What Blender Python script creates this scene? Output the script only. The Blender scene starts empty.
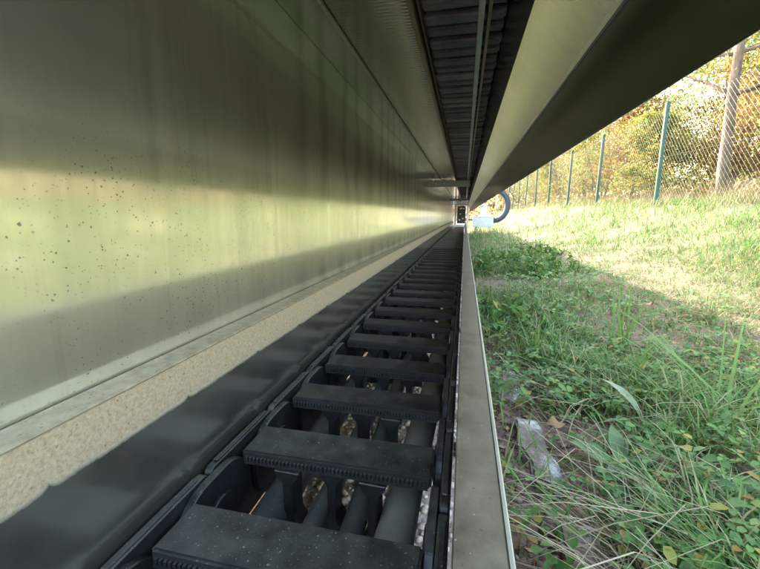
import bpy, bmesh, math, random
import numpy as np
from mathutils import Vector, noise as mnoise
R = math.radians
random.seed(4)
rng = np.random.default_rng(11)
scene = bpy.context.scene
col = scene.collection

# ------------------------------------------------------------------ camera, sky, sun, exposure
S = 0.30                       # camera height above the top of the cable chain
CAMZ = 0.51
cd = bpy.data.cameras.new('camera'); cam = bpy.data.objects.new('camera', cd); col.objects.link(cam)
cam.location = (0, 0, CAMZ); cam.rotation_euler = (R(90 - 10.35), 0, R(12.4))
cd.sensor_width = 36; cd.lens = 18.0; cd.clip_start = 0.01; cd.clip_end = 600
scene.camera = cam

SUN_EL, SUN_AZ = R(31), R(-50)         # low autumn sun, ahead and to the left
world = bpy.data.worlds.new('World'); scene.world = world; world.use_nodes = True
wn = world.node_tree.nodes; wl = world.node_tree.links; wn.clear()
sky = wn.new('ShaderNodeTexSky'); sky.sky_type = 'NISHITA'; sky.sun_disc = False
sky.sun_elevation = SUN_EL; sky.sun_rotation = R(270) - SUN_AZ
sky.air_density = 1.9; sky.dust_density = 3.6; sky.ozone_density = 1.0
bg = wn.new('ShaderNodeBackground'); bg.inputs['Strength'].default_value = 0.15
wo = wn.new('ShaderNodeOutputWorld')
wl.new(sky.outputs[0], bg.inputs[0]); wl.new(bg.outputs[0], wo.inputs[0])
sl = bpy.data.lights.new('sun', 'SUN'); sl.energy = 2.4; sl.angle = R(0.5); sl.color = (1, 0.94, 0.83)
sun = bpy.data.objects.new('sun', sl); col.objects.link(sun)
sdir = Vector((-math.cos(SUN_EL) * math.cos(SUN_AZ), -math.cos(SUN_EL) * math.sin(SUN_AZ), math.sin(SUN_EL)))
sun.rotation_euler = sdir.to_track_quat('Z', 'Y').to_euler(); sun.location = (-8, -3, 8)
scene.view_settings.view_transform = 'Standard'; scene.view_settings.look = 'None'
scene.view_settings.exposure = 3.32; scene.view_settings.gamma = 1.0
scene.view_settings.use_curve_mapping = False
scene.render.engine = 'CYCLES'
scene.cycles.max_bounces = 12; scene.cycles.glossy_bounces = 8; scene.cycles.diffuse_bounces = 5
scene.cycles.transparent_max_bounces = 8; scene.cycles.sample_clamp_indirect = 6

# ------------------------------------------------------------------ materials
class NT:
    def __init__(s, name):
        s.m = bpy.data.materials.new(name); s.m.use_nodes = True
        s.n = s.m.node_tree.nodes; s.l = s.m.node_tree.links
        s.b = s.n['Principled BSDF']; s.out = s.n['Material Output']
        s.tc = s.n.new('ShaderNodeTexCoord')
    def mp(s, scale=(1, 1, 1), rot=(0, 0, 0)):
        m = s.n.new('ShaderNodeMapping'); m.inputs['Scale'].default_value = scale
        m.inputs['Rotation'].default_value = rot
        s.l.new(s.tc.outputs['Object'], m.inputs[0]); return m.outputs[0]
    def noise(s, scale, detail=4, rough=0.55, vec=None, dist=0):
        t = s.n.new('ShaderNodeTexNoise'); t.inputs['Scale'].default_value = scale
        t.inputs['Detail'].default_value = detail; t.inputs['Roughness'].default_value = rough
        t.inputs['Distortion'].default_value = dist
        s.l.new(vec if vec else s.tc.outputs['Object'], t.inputs['Vector']); return t.outputs['Fac']
    def voro(s, scale, vec=None, out='Distance'):
        t = s.n.new('ShaderNodeTexVoronoi'); t.inputs['Scale'].default_value = scale
        s.l.new(vec if vec else s.tc.outputs['Object'], t.inputs['Vector']); return t.outputs[out]
    def math(s, op, a, b=None, c=None):
        t = s.n.new('ShaderNodeMath'); t.operation = op
        for i, v in enumerate((a, b, c)):
            if v is None: continue
            if isinstance(v, (int, float)): t.inputs[i].default_value = v
            else: s.l.new(v, t.inputs[i])
        return t.outputs[0]
    def rng(s, v, a, b, c=0.0, d=1.0):
        t = s.n.new('ShaderNodeMapRange'); t.inputs[1].default_value = a; t.inputs[2].default_value = b
        t.inputs[3].default_value = c; t.inputs[4].default_value = d
        s.l.new(v, t.inputs[0]); return t.outputs[0]
    def ramp(s, v, stops, interp='LINEAR'):
        t = s.n.new('ShaderNodeValToRGB'); t.color_ramp.interpolation = interp
        e = t.color_ramp.elements
        while len(e) < len(stops): e.new(0.5)
        for k, (p, c) in zip(e, stops): k.position = p; k.color = (*c, 1)
        s.l.new(v, t.inputs[0]); return t.outputs[0]
    def mix(s, f, a, b):
        t = s.n.new('ShaderNodeMix'); t.data_type = 'RGBA'
        if isinstance(f, (int, float)): t.inputs[0].default_value = f
        else: s.l.new(f, t.inputs[0])
        for i, v in ((6, a), (7, b)):
            if isinstance(v, tuple): t.inputs[i].default_value = (*v, 1)
            else: s.l.new(v, t.inputs[i])
        return t.outputs[2]
    def set(s, name, v):
        if isinstance(v, (int, float)): s.b.inputs[name].default_value = v
        elif isinstance(v, tuple): s.b.inputs[name].default_value = (*v, 1)
        else: s.l.new(v, s.b.inputs[name])
    def bump(s, h, strength=0.3, dist=0.002, prev=None):
        t = s.n.new('ShaderNodeBump'); t.inputs['Strength'].default_value = strength
        t.inputs['Distance'].default_value = dist; s.l.new(h, t.inputs['Height'])
        if prev: s.l.new(prev, t.inputs['Normal'])
        s.l.new(t.outputs[0], s.b.inputs['Normal']); return t.outputs[0]
    def sep(s):
        t = s.n.new('ShaderNodeSeparateXYZ'); s.l.new(s.tc.outputs['Object'], t.inputs[0]); return t.outputs

def speck(t, scale, thr, size, vec=None):
    """sparse dots: voronoi cells whose random colour passes a threshold"""
    v = t.n.new('ShaderNodeTexVoronoi'); v.inputs['Scale'].default_value = scale
    wob = t.n.new('ShaderNodeTexNoise'); wob.inputs['Scale'].default_value = scale * 1.7
    add = t.n.new('ShaderNodeVectorMath'); add.operation = 'MULTIPLY_ADD'
    t.l.new(wob.outputs['Color'], add.inputs[0]); add.inputs[1].default_value = (0.6 / scale,) * 3
    t.l.new(vec if vec else t.tc.outputs['Object'], add.inputs[2])
    t.l.new(add.outputs[0], v.inputs['Vector'])
    sx = t.n.new('ShaderNodeSeparateColor'); t.l.new(v.outputs['Color'], sx.inputs[0])
    pick = t.math('GREATER_THAN', sx.outputs[0], thr)
    rad = t.math('MULTIPLY_ADD', sx.outputs[1], size, size * 0.35)
    return t.math('MULTIPLY', pick, t.math('LESS_THAN', v.outputs['Distance'], rad))

def steel(name, base=(0.66, 0.64, 0.58), r0=0.12, r1=0.26, wav=0.25, dirt=0.5, spots=True, streak=(60, 60, 1.2), film=0.0, film_rough=0.4, link_streaks=False):
    t = NT(name)
    t.set('Metallic', 1.0)
    n1 = t.noise(1.0, 5, 0.6, t.mp(streak))
    n2 = t.noise(3.0, 4, 0.6)
    rr = t.math('MULTIPLY_ADD', n1, 0.55, t.math('MULTIPLY', n2, 0.45))
    t.set('Roughness', t.rng(rr, 0.3, 0.7, r0, r1))
    d = t.rng(t.math('MULTIPLY', n1, t.noise(6, 4, 0.6)), 0.20, 0.42)
    c = t.mix(t.math('MULTIPLY', d, dirt), base, tuple(x * 0.62 for x in base))
    if spots:
        sp = t.math('MAXIMUM', t.math('MAXIMUM', speck(t, 45, 0.90, 0.12), speck(t, 95, 0.80, 0.18)), t.math('MAXIMUM', speck(t, 190, 0.50, 0.24), speck(t, 330, 0.45, 0.30)))
        sp = t.math('MULTIPLY', sp, t.rng(t.noise(11, 3, 0.7), 0.38, 0.56, 0.35, 0.85))
        sp = t.math('MULTIPLY', sp, t.rng(t.math('ADD', t.sep()[2], t.math('MULTIPLY', t.noise(4, 2), 0.15)), 0.62, 0.72, 1.0, 0.10))
        sp = t.math('MAXIMUM', sp, t.math('MULTIPLY', speck(t, 30, 0.90, 0.10, t.mp((1, 1, 0.22), (0.35, 0, 0))), 0.9))
        c = t.mix(sp, c, (0.075, 0.06, 0.04)); scratch = True
        t.set('Metallic', t.math('SUBTRACT', 1.0, sp))
        sc = t.math('MAXIMUM', t.rng(t.noise(1.0, 2, 0.5, t.mp((4, 520, 12), (0.5, 0, 0))), 0.60, 0.72), t.rng(t.noise(1.0, 2, 0.5, t.mp((4, 14, 600), (0.25, 0, 0))), 0.62, 0.74))
        t.set('Roughness', t.math('ADD', t.rng(rr, 0.3, 0.7, r0, r1), t.math('MULTIPLY', sc, t.rng(t.noise(5, 3), 0.4, 0.65, 0.0, 0.10))))
    if link_streaks:                              # dark vertical streaks at link spacing; low ones paint in the chain gaps' reflection
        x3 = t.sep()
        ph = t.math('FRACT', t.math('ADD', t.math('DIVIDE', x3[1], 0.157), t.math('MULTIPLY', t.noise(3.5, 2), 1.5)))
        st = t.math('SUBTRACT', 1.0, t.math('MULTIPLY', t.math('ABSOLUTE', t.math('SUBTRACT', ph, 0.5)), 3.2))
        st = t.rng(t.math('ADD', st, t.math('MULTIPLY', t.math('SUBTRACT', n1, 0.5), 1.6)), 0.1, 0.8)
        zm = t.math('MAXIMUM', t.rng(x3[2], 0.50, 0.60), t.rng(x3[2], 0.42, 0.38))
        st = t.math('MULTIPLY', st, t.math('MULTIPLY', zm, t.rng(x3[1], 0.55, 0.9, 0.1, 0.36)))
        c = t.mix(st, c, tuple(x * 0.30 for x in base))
    t.set('Base Color', c)
    b = t.bump(t.noise(2.2, 2, 0.5), wav, 0.004)
    nb = t.bump(n1, 0.05, 0.0006, b)
    if film:                               # thin dull film over the polished sheet
        p2 = t.n.new('ShaderNodeBsdfPrincipled'); p2.inputs['Metallic'].default_value = 0.85
        p2.inputs['Roughness'].default_value = film_rough; t.l.new(c, p2.inputs['Base Color']); t.l.new(nb, p2.inputs['Normal'])
        ms = t.n.new('ShaderNodeMixShader'); t.l.new(t.rng(rr, 0.3, 0.7, film * 0.7, min(1, film * 1.3)), ms.inputs[0])
        t.l.new(t.b.outputs[0], ms.inputs[1]); t.l.new(p2.outputs[0], ms.inputs[2]); t.l.new(ms.outputs[0], t.out.inputs[0])
    return t.m

M = {}
M['wall_steel'] = steel('brushed_stainless_wall', (0.87, 0.865, 0.80), 0.08, 0.16, 0.05, film=0.52, film_rough=0.40, link_streaks=True)
M['soffit_steel'] = steel('stainless_soffit', (0.78, 0.76, 0.66), 0.12, 0.24, 0.3, 0.25, spots=False, film=0.4, film_rough=0.4)
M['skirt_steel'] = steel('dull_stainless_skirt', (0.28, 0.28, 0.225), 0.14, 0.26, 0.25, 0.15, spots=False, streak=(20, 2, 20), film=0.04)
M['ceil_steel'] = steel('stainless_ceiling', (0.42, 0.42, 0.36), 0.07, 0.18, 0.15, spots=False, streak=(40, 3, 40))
M['ceil_rib'] = M['ceil_steel'].copy(); M['ceil_rib'].name = 'ribbed_ceiling'
_n = M['ceil_rib'].node_tree.nodes; _l = M['ceil_rib'].node_tree.links
_w = _n.new('ShaderNodeTexWave'); _w.bands_direction = 'Y'; _w.inputs['Scale'].default_value = 26; _w.inputs['Distortion'].default_value = 0.6
_b = _n.new('ShaderNodeBump'); _b.inputs['Strength'].default_value = 0.14; _b.inputs['Distance'].default_value = 0.0015
_t = [q for q in _n if q.type == 'TEX_COORD'][0]; _l.new(_t.outputs['Object'], _w.inputs['Vector']); _l.new(_w.outputs['Fac'], _b.inputs['Height'])
_l.new(_b.outputs[0], _n['Principled BSDF'].inputs['Normal'])
M['galv'] = steel('galvanised_steel', (0.60, 0.61, 0.62), 0.28, 0.5, 0.2, spots=False, streak=(30, 4, 30))
M['rim'] = steel('bright_rim_steel', (0.66, 0.63, 0.56), 0.3, 0.5, 0.1, 0.2, spots=False, film=0.5, film_rough=0.7)
M['rust_bar'] = steel('brownish_steel_bar', (0.42, 0.33, 0.25), 0.3, 0.5, 0.2, spots=False, streak=(30, 4, 30))

t = NT('dark_slat_steel'); t.set('Metallic', 0.7); n = t.noise(25, 4)
t.set('Base Color', t.ramp(n, [(0.3, (0.09, 0.092, 0.10)), (0.7, (0.24, 0.24, 0.25))])); t.set('Roughness', t.rng(n, 0.3, 0.7, 0.3, 0.55)); M['slat'] = t.m
t = NT('dark_interior'); t.set('Base Color', (0.03, 0.03, 0.03)); t.set('Roughness', 0.7); M['dark'] = t.m

# trough side: dusty above, rubbed clean and dark by the moving chain below
t = NT('trough_side_dusty')
xyz = t.sep(); PIT = 0.151
ph = t.math('FRACT', t.math('DIVIDE', t.math('ADD', xyz[1], 0.03), PIT))
bumpy = t.math('POWER', t.math('SUBTRACT', 1.0, t.math('MULTIPLY', t.math('ABSOLUTE', t.math('SUBTRACT', ph, 0.5)), 2.0)), 22.0)
edge = t.math('ADD', xyz[2], t.math('MULTIPLY', t.math('SUBTRACT', t.noise(30, 6, 0.75), 0.5), 0.006))
edge = t.math('SUBTRACT', edge, t.math('MULTIPLY', t.math('MULTIPLY', bumpy, t.noise(5, 1)), 0.009))
mask = t.rng(edge, 0.3025, 0.3085)
dust = t.ramp(t.noise(260, 5, 0.75), [(0.3, (0.25, 0.175, 0.11)), (0.5, (0.37, 0.29, 0.205)), (0.75, (0.46, 0.38, 0.285))])
dust = t.mix(t.math('MULTIPLY', speck(t, 240, 0.62, 0.28), 0.85), dust, (0.17, 0.115, 0.075))
dust = t.mix(t.math('MULTIPLY', speck(t, 420, 0.55, 0.35), 0.5), dust, (0.26, 0.19, 0.13))
arc = t.noise(1.0, 4, 0.6, t.mp((6, 7, 16), (0.6, 0, 0)))
dk = t.ramp(arc, [(0.3, (0.52, 0.48, 0.42)), (0.7, (0.66, 0.61, 0.54))])
dk = t.mix(t.math('MULTIPLY', speck(t, 160, 0.90, 0.18), 0.7), dk, (0.75, 0.75, 0.72))
t.set('Base Color', t.mix(mask, dk, dust)); t.set('Metallic', t.rng(mask, 0, 1, 0.93, 0.0))
t.set('Roughness', t.mix(mask, t.rng(arc, 0.3, 0.7, 0.13, 0.27), (0.8, 0.8, 0.8)))
t.bump(t.math('MULTIPLY', mask, t.noise(200, 4, 0.7)), 0.5, 0.0012); M['trough_dusty'] = t.m

t = NT('trough_flange_dusty')
n = t.noise(45, 5, 0.65)
c = t.ramp(n, [(0.3, (0.095, 0.077, 0.052)), (0.7, (0.185, 0.155, 0.108))])
c = t.mix(t.math('MULTIPLY', speck(t, 420, 0.93, 0.2), 0.6), c, (0.42, 0.38, 0.3))
c = t.mix(t.math('MULTIPLY', speck(t, 330, 0.86, 0.22), 0.5), c, (0.06, 0.05, 0.035))
t.set('Base Color', c); t.set('Metallic', 0.35); t.set('Roughness', t.rng(n, 0.3, 0.7, 0.42, 0.62))
t.bump(n, 0.25, 0.001); M['flange'] = t.m
t = NT('bead_dusty'); n = t.noise(60, 5, 0.65)
t.set('Base Color', t.mix(t.math('MULTIPLY', speck(t, 240, 0.7, 0.25), 0.6), t.ramp(n, [(0.3, (0.27, 0.23, 0.17)), (0.7, (0.46, 0.40, 0.31))]), (0.14, 0.10, 0.07)))
t.set('Metallic', 0.3); t.set('Roughness', 0.5); t.bump(n, 0.25, 0.001); M['bead'] = t.m

def plastic(name, base, rough=0.42, dustamt=0.5):
    t = NT(name); oi = t.n.new('ShaderNodeObjectInfo')
    mpp = t.n.new('ShaderNodeVectorMath'); mpp.operation = 'ADD'; t.l.new(t.tc.outputs['Object'], mpp.inputs[0])
    cmb = t.n.new('ShaderNodeCombineXYZ'); t.l.new(t.math('MULTIPLY', oi.outputs['Random'], 7.0), cmb.inputs[0]); t.l.new(cmb.outputs[0], mpp.inputs[1])
    n = t.noise(30, 5, 0.65, mpp.outputs[0])
    geo = t.n.new('ShaderNodeNewGeometry'); sz = t.n.new('ShaderNodeSeparateXYZ'); t.l.new(geo.outputs['Normal'], sz.inputs[0])
    up = t.rng(sz.outputs[2], 0.3, 0.95, 0.12, 1.0)
    d = t.math('MULTIPLY', t.math('MULTIPLY', t.rng(t.math('ADD', n, t.math('MULTIPLY', t.math('SUBTRACT', oi.outputs['Random'], 0.5), 0.25)), 0.35, 0.75), up), dustamt)
    c = t.mix(d, base, (0.20, 0.19, 0.17))
    c = t.mix(t.math('MULTIPLY', speck(t, 260, 0.82, 0.22, mpp.outputs[0]), t.math('MULTIPLY', up, 0.4)), c, (0.42, 0.40, 0.36))
    c = t.mix(t.math('MULTIPLY', t.rng(t.noise(420, 2), 0.66, 0.74), t.math('MULTIPLY', up, 0.55)), c, (0.36, 0.34, 0.31))
    t.set('Base Color', c); t.set('Roughness', t.rng(n, 0.3, 0.7, rough - 0.08, rough + 0.16))
    t.bump(t.noise(350, 3), 0.18, 0.0005); return t.m
M['bar'] = plastic('black_nylon_bar', (0.015, 0.016, 0.020), 0.45, 0.32)
M['link'] = plastic('black_nylon_link', (0.012, 0.013, 0.016), 0.38, 0.5)
M['cable'] = plastic('black_cable_sheath', (0.075, 0.077, 0.082), 0.45, 0.5)
M['cable_grey'] = plastic('grey_cable_sheath', (0.30, 0.28, 0.25), 0.5, 0.5)
M['conduit'] = plastic('dark_blue_conduit', (0.05, 0.06, 0.09), 0.4, 0.2)
t = NT('pale_grey_paint'); n = t.noise(9, 4); t.set('Base Color', t.ramp(n, [(0.3, (0.60, 0.61, 0.64)), (0.7, (0.72, 0.73, 0.75))])); t.set('Roughness', 0.4); M['pale'] = t.m

def foliage(name, stops, trans=0.35, rough=0.55, spec=0.25):
    t = NT(name); g = t.n.new('ShaderNodeNewGeometry')
    c = t.ramp(g.outputs['Random Per Island'], stops)
    c = t.mix(t.rng(t.noise(35, 3), 0.3, 0.75, 0, 0.35), c, (0.09, 0.07, 0.03))
    t.set('Base Color', c); t.set('Roughness', rough); t.set('Specular IOR Level', spec)
    tr = t.n.new('ShaderNodeBsdfTranslucent'); t.l.new(c, tr.inputs[0])
    ms = t.n.new('ShaderNodeMixShader'); ms.inputs[0].default_value = trans
    t.l.new(t.b.outputs[0], ms.inputs[1]); t.l.new(tr.outputs[0], ms.inputs[2]); t.l.new(ms.outputs[0], t.out.inputs[0])
    return t.m
G1, G2, G3 = (0.06, 0.13, 0.03), (0.10, 0.19, 0.045), (0.16, 0.24, 0.06)
YE, OR, RE, BR = (0.36, 0.28, 0.06), (0.34, 0.18, 0.05), (0.26, 0.085, 0.05), (0.19, 0.12, 0.06)
M['grass'] = foliage('grass_blades', [(0, (0.055, 0.14, 0.03)), (0.35, (0.10, 0.22, 0.047)), (0.68, (0.17, 0.285, 0.072)), (0.82, (0.31, 0.30, 0.14)), (1, (0.42, 0.36, 0.2))])
M['grass_sun'] = foliage('dry_grass_blades', [(0, (0.05, 0.115, 0.02)), (0.30, (0.12, 0.185, 0.045)), (0.55, (0.20, 0.21, 0.08)), (0.78, (0.27, 0.23, 0.12)), (1, (0.34, 0.30, 0.19))])
M['dry'] = foliage('dry_weed_stems', [(0, (0.10, 0.12, 0.04)), (0.3, (0.20, 0.15, 0.08)), (0.7, (0.30, 0.23, 0.13)), (1, (0.34, 0.29, 0.17))], 0.2)
M['straw'] = foliage('dead_grass', [(0, (0.16, 0.12, 0.07)), (0.5, (0.33, 0.26, 0.16)), (1, (0.46, 0.40, 0.27))], 0.2)
M['herb'] = foliage('herb_leaves', [(0, (0.058, 0.14, 0.04)), (0.5, (0.105, 0.22, 0.056)), (0.88, (0.165, 0.28, 0.075)), (0.95, (0.36, 0.30, 0.06)), (1, (0.30, 0.15, 0.05))])
M['bigleaf'] = foliage('broad_leaf', [(0, (0.09, 0.17, 0.07)), (1, (0.15, 0.23, 0.10))], 0.25, 0.5)
M['paleleaf'] = foliage('pale_leaf', [(0, (0.25, 0.30, 0.17)), (1, (0.32, 0.36, 0.22))], 0.25, 0.5)
M['litter'] = foliage('leaf_litter', [(0, (0.10, 0.055, 0.035)), (0.5, (0.19, 0.11, 0.065)), (0.85, (0.28, 0.18, 0.11)), (1, (0.42, 0.30, 0.10))], 0.1, 0.6)
M['leaf_brown'] = foliage('brown_leaf', [(0, (0.26, 0.11, 0.055)), (1, (0.36, 0.18, 0.09))], 0.1, 0.6)
M['leaf_yellow'] = foliage('yellow_leaf', [(0, (0.45, 0.33, 0.04)), (1, (0.55, 0.42, 0.08))], 0.2, 0.6)
M['crown_yellow'] = foliage('autumn_yellow_leaves', [(0, G1), (0.2, G2), (0.42, (0.24, 0.28, 0.06)), (0.62, YE), (0.85, (0.40, 0.33, 0.10)), (1, OR)], 0.45)
M['crown_red'] = foliage('autumn_red_leaves', [(0, BR), (0.25, RE), (0.45, (0.32, 0.14, 0.06)), (0.65, YE), (1, (0.30, 0.29, 0.08))], 0.4)
M['crown_green'] = foliage('fading_green_leaves', [(0, G1), (0.4, G2), (0.75, G3), (0.9, (0.32, 0.32, 0.07)), (1, YE)], 0.4)
M['crown_brown'] = foliage('dry_brown_leaves', [(0, (0.14, 0.09, 0.05)), (0.4, (0.26, 0.18, 0.09)), (0.8, (0.38, 0.30, 0.15)), (1, G3)], 0.3)
t = NT('bark'); n = t.noise(1, 6, 0.65, t.mp((18, 18, 5)))
t.set('Base Color', t.ramp(n, [(0.3, (0.09, 0.065, 0.055)), (0.55, (0.20, 0.15, 0.13)), (0.75, (0.30, 0.245, 0.21))])); t.set('Roughness', 0.9); t.bump(n, 0.8, 0.02); M['bark'] = t.m
t = NT('green_post_paint'); n = t.noise(12, 4); t.set('Base Color', t.ramp(n, [(0.3, (0.010, 0.055, 0.048)), (0.7, (0.018, 0.085, 0.072))])); t.set('Roughness', 0.45); M['post'] = t.m
t = NT('green_wire'); t.set('Base Color', (0.035, 0.05, 0.04)); t.set('Roughness', 0.5); M['wire'] = t.m

t = NT('soil_ground')
n = t.noise(7, 6, 0.65); n2 = t.noise(60, 5, 0.7); x3 = t.sep()
c = t.ramp(n2, [(0.3, (0.085, 0.05, 0.034)), (0.5, (0.165, 0.102, 0.07)), (0.72, (0.27, 0.185, 0.135))])
gr = t.ramp(n2, [(0.3, (0.24, 0.18, 0.15)), (0.55, (0.40, 0.32, 0.28)), (0.75, (0.52, 0.45, 0.41))])
c = t.mix(t.rng(t.math('ADD', x3[0], t.math('MULTIPLY', t.math('SUBTRACT', n, 0.5), 0.4)), -0.04, 0.05, 1, 0), c, gr)
far = t.mix(t.rng(n, 0.35, 0.65), (0.07, 0.09, 0.03), (0.15, 0.115, 0.07))
c = t.mix(t.rng(t.math('ADD', x3[0], t.math('MULTIPLY', t.math('SUBTRACT', n, 0.5), 1.5)), 0.9, 1.7), c, far)
t.set('Base Color', c); t.set('Roughness', 0.9); t.bump(n2, 0.9, 0.012); M['ground'] = t.m
t = NT('gravel_stone'); g = t.n.new('ShaderNodeNewGeometry')
c = t.ramp(g.outputs['Random Per Island'], [(0, (0.38, 0.29, 0.26)), (0.4, (0.52, 0.41, 0.37)), (0.75, (0.56, 0.46, 0.42)), (1, (0.62, 0.58, 0.55))])
t.set('Base Color', t.mix(t.rng(t.noise(90, 4), 0.35, 0.7, 0, 0.5), c, (0.19, 0.13, 0.10))); t.set('Roughness', 0.85); t.bump(t.noise(150, 4), 0.5, 0.002); M['stone'] = t.m
t = NT('soil_clod'); g = t.n.new('ShaderNodeNewGeometry')
c = t.ramp(g.outputs['Random Per Island'], [(0, (0.095, 0.055, 0.038)), (0.5, (0.185, 0.112, 0.078)), (0.93, (0.26, 0.175, 0.13)), (1, (0.38, 0.35, 0.32))])
t.set('Base Color', t.mix(t.rng(t.noise(120, 4), 0.35, 0.7, 0, 0.6), c, (0.10, 0.065, 0.048))); t.set('Roughness', 0.9); t.bump(t.noise(220, 4), 0.8, 0.003); M['clod'] = t.m
t = NT('dirty_concrete'); n = t.noise(9, 6, 0.7); n2 = t.noise(90, 4, 0.7)
c = t.mix(t.rng(n, 0.54, 0.62), t.ramp(n2, [(0.3, (0.10, 0.07, 0.055)), (0.7, (0.22, 0.165, 0.135))]), t.ramp(n2, [(0.3, (0.30, 0.29, 0.28)), (0.7, (0.46, 0.46, 0.45))]))
t.set('Base Color', c); t.set('Roughness', t.rng(n, 0.5, 0.6, 0.9, 0.45)); t.bump(n2, 0.6, 0.004); M['concrete'] = t.m

# ------------------------------------------------------------------ mesh helpers
class MB:
    def __init__(s): s.v = []; s.f = []
    def box(s, x0, x1, y0, y1, z0, z1):
        k = len(s.v)
        s.v += [(x0,y0,z0),(x1,y0,z0),(x1,y1,z0),(x0,y1,z0),(x0,y0,z1),(x1,y0,z1),(x1,y1,z1),(x0,y1,z1)]
        s.f += [tuple(k+i for i in q) for q in ((0,3,2,1),(4,5,6,7),(0,1,5,4),(1,2,6,5),(2,3,7,6),(3,0,4,7))]
        return s
    def prism_y(s, prof, y0, y1):          # prof: (x,z) counter-clockwise seen from -y
        k = len(s.v); n = len(prof)
        s.v += [(x, y0, z) for x, z in prof] + [(x, y1, z) for x, z in prof]
        s.f += [tuple(range(k, k+n)), tuple(range(k+2*n-1, k+n-1, -1))]
        s.f += [(k+(i+1) % n, k+i, k+n+i, k+n+(i+1) % n) for i in range(n)]; return s
    def prism_x(s, prof, x0, x1):          # prof: (y,z)
        k = len(s.v); n = len(prof)
        s.v += [(x0, y, z) for y, z in prof] + [(x1, y, z) for y, z in prof]
        s.f += [tuple(range(k+n-1, k-1, -1)), tuple(range(k+n, k+2*n))]
        s.f += [(k+i, k+(i+1) % n, k+n+(i+1) % n, k+n+i) for i in range(n)]; return s
    def tube(s, pts, rad, n=8, cap=True):
        pts = [Vector(p) for p in pts]; k0 = len(s.v)
        if not hasattr(rad, '__len__'): rad = [rad] * len(pts)
        up = Vector((0.13, 0.21, 0.97))
        for i, p in enumerate(pts):
            d = (pts[min(i+1, len(pts)-1)] - pts[max(i-1, 0)]).normalized()
            a = d.cross(up)
            if a.length < 1e-3: a = d.cross(Vector((1, 0, 0)))
            a.normalize(); b = d.cross(a)
            for j in range(n):
                w = 2 * math.pi * j / n
                s.v.append(tuple(p + (a * math.cos(w) + b * math.sin(w)) * rad[i]))
        for i in range(len(pts) - 1):
            for j in range(n):
                q = k0 + i * n
                s.f.append((q + j, q + (j+1) % n, q + n + (j+1) % n, q + n + j))
        if cap:
            s.f.append(tuple(k0 + j for j in range(n))[::-1]); s.f.append(tuple(k0 + (len(pts)-1) * n + j for j in range(n)))
        return s
    def mesh(s, name, bevel=0, seg=2, smooth=False):
        me = bpy.data.meshes.new(name); me.from_pydata(s.v, [], s.f)
        bm = bmesh.new(); bm.from_mesh(me)
        bmesh.ops.recalc_face_normals(bm, faces=bm.faces)
        if bevel: bmesh.ops.bevel(bm, geom=list(bm.edges), offset=bevel, segments=seg, affect='EDGES', clamp_overlap=True)
        bm.to_mesh(me); bm.free()
        if smooth:
            for p in me.polygons: p.use_smooth = True
        return me
    def build(s, name, mat, parent=None, bevel=0, seg=2, smooth=False):
        return link(name, s.mesh(name, bevel, seg, smooth), mat, parent)
def link(name, me, mat, parent=None):
    if mat and not me.materials: me.materials.append(M[mat])
    o = bpy.data.objects.new(name, me); col.objects.link(o)
    if parent: o.parent = parent
    return o
def tag(o, label, cat, group=None, kind=None):
    o['label'] = label; o['category'] = cat
    if group: o['group'] = group
    if kind: o['kind'] = kind
    return o
def thing(name, label, cat, loc=(0, 0, 0), group=None):
    o = bpy.data.objects.new(name, None); col.objects.link(o); o.location = loc; o.empty_display_size = 0.1
    return tag(o, label, cat, group)
def np_mesh(name, V, loops, counts, mat, smooth=True):
    me = bpy.data.meshes.new(name)
    V = np.ascontiguousarray(V, dtype=np.float32); loops = np.ascontiguousarray(loops, dtype=np.int32); counts = np.ascontiguousarray(counts, dtype=np.int32)
    me.vertices.add(len(V)); me.vertices.foreach_set('co', V.ravel())
    me.loops.add(len(loops)); me.loops.foreach_set('vertex_index', loops)
    st = np.concatenate([[0], np.cumsum(counts)[:-1]]).astype(np.int32)
    me.polygons.add(len(counts)); me.polygons.foreach_set('loop_start', st); me.polygons.foreach_set('loop_total', counts)
    if smooth: me.polygons.foreach_set('use_smooth', np.ones(len(counts), dtype=bool))
    me.update(calc_edges=True); me.validate(); me.materials.append(M[mat]); return me

# ------------------------------------------------------------------ ground
def sstep(a, b, x):
    t = np.clip((x - a) / (b - a), 0, 1); return t * t * (3 - 2 * t)
def gz(x, y):
    x = np.asarray(x, float); y = np.asarray(y, float)
    rise = sstep(1.15, 3.3, x) * (0.46 + 0.028 * np.clip(y, 0, 16))
    und = 0.016 * np.sin(3.1 * x + 1.7 * y) + 0.012 * np.sin(7.3 * x - 4.1 * y + 1) + 0.007 * np.sin(17 * x + 11 * y)
    return rise + und * sstep(0.02, 0.5, x) + 0.012 * sstep(0.1, 0.5, x)
def axis(lo, hi, n, k):
    u = np.linspace(math.asinh(lo * k), math.asinh(hi * k), n); return np.sinh(u) / k
gx, gy = axis(-70, 90, 150, 4.0), axis(-70, 190, 170, 2.0)
X, Y = np.meshgrid(gx, gy); Zg = gz(X, Y)
V = np.stack([X, Y, Zg], -1).reshape(-1, 3); nx, ny = len(gx), len(gy)
i, j = np.meshgrid(np.arange(nx - 1), np.arange(ny - 1)); a = (j * nx + i).ravel()
go = link('ground', np_mesh('ground', V, np.stack([a, a + 1, a + nx + 1, a + nx], -1).ravel(), np.full(len(a), 4), 'ground'), None)
go['kind'] = 'structure'; go['label'] = 'bare soil and gravel ground under the grass'

# ------------------------------------------------------------------ steel housing
Y0, Y1 = -0.22, 11.2
XW = -0.335                         # mirror face of the left wall
ZC = CAMZ + 1.22 * S                # ceiling
ZT = 1.02                           # top of the housing
XB, ZB, ZS = 0.121, CAMZ + 0.265 * S, CAMZ + 0.58 * S
XI = 0.041                          # inner edge of the right soffit

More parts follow.
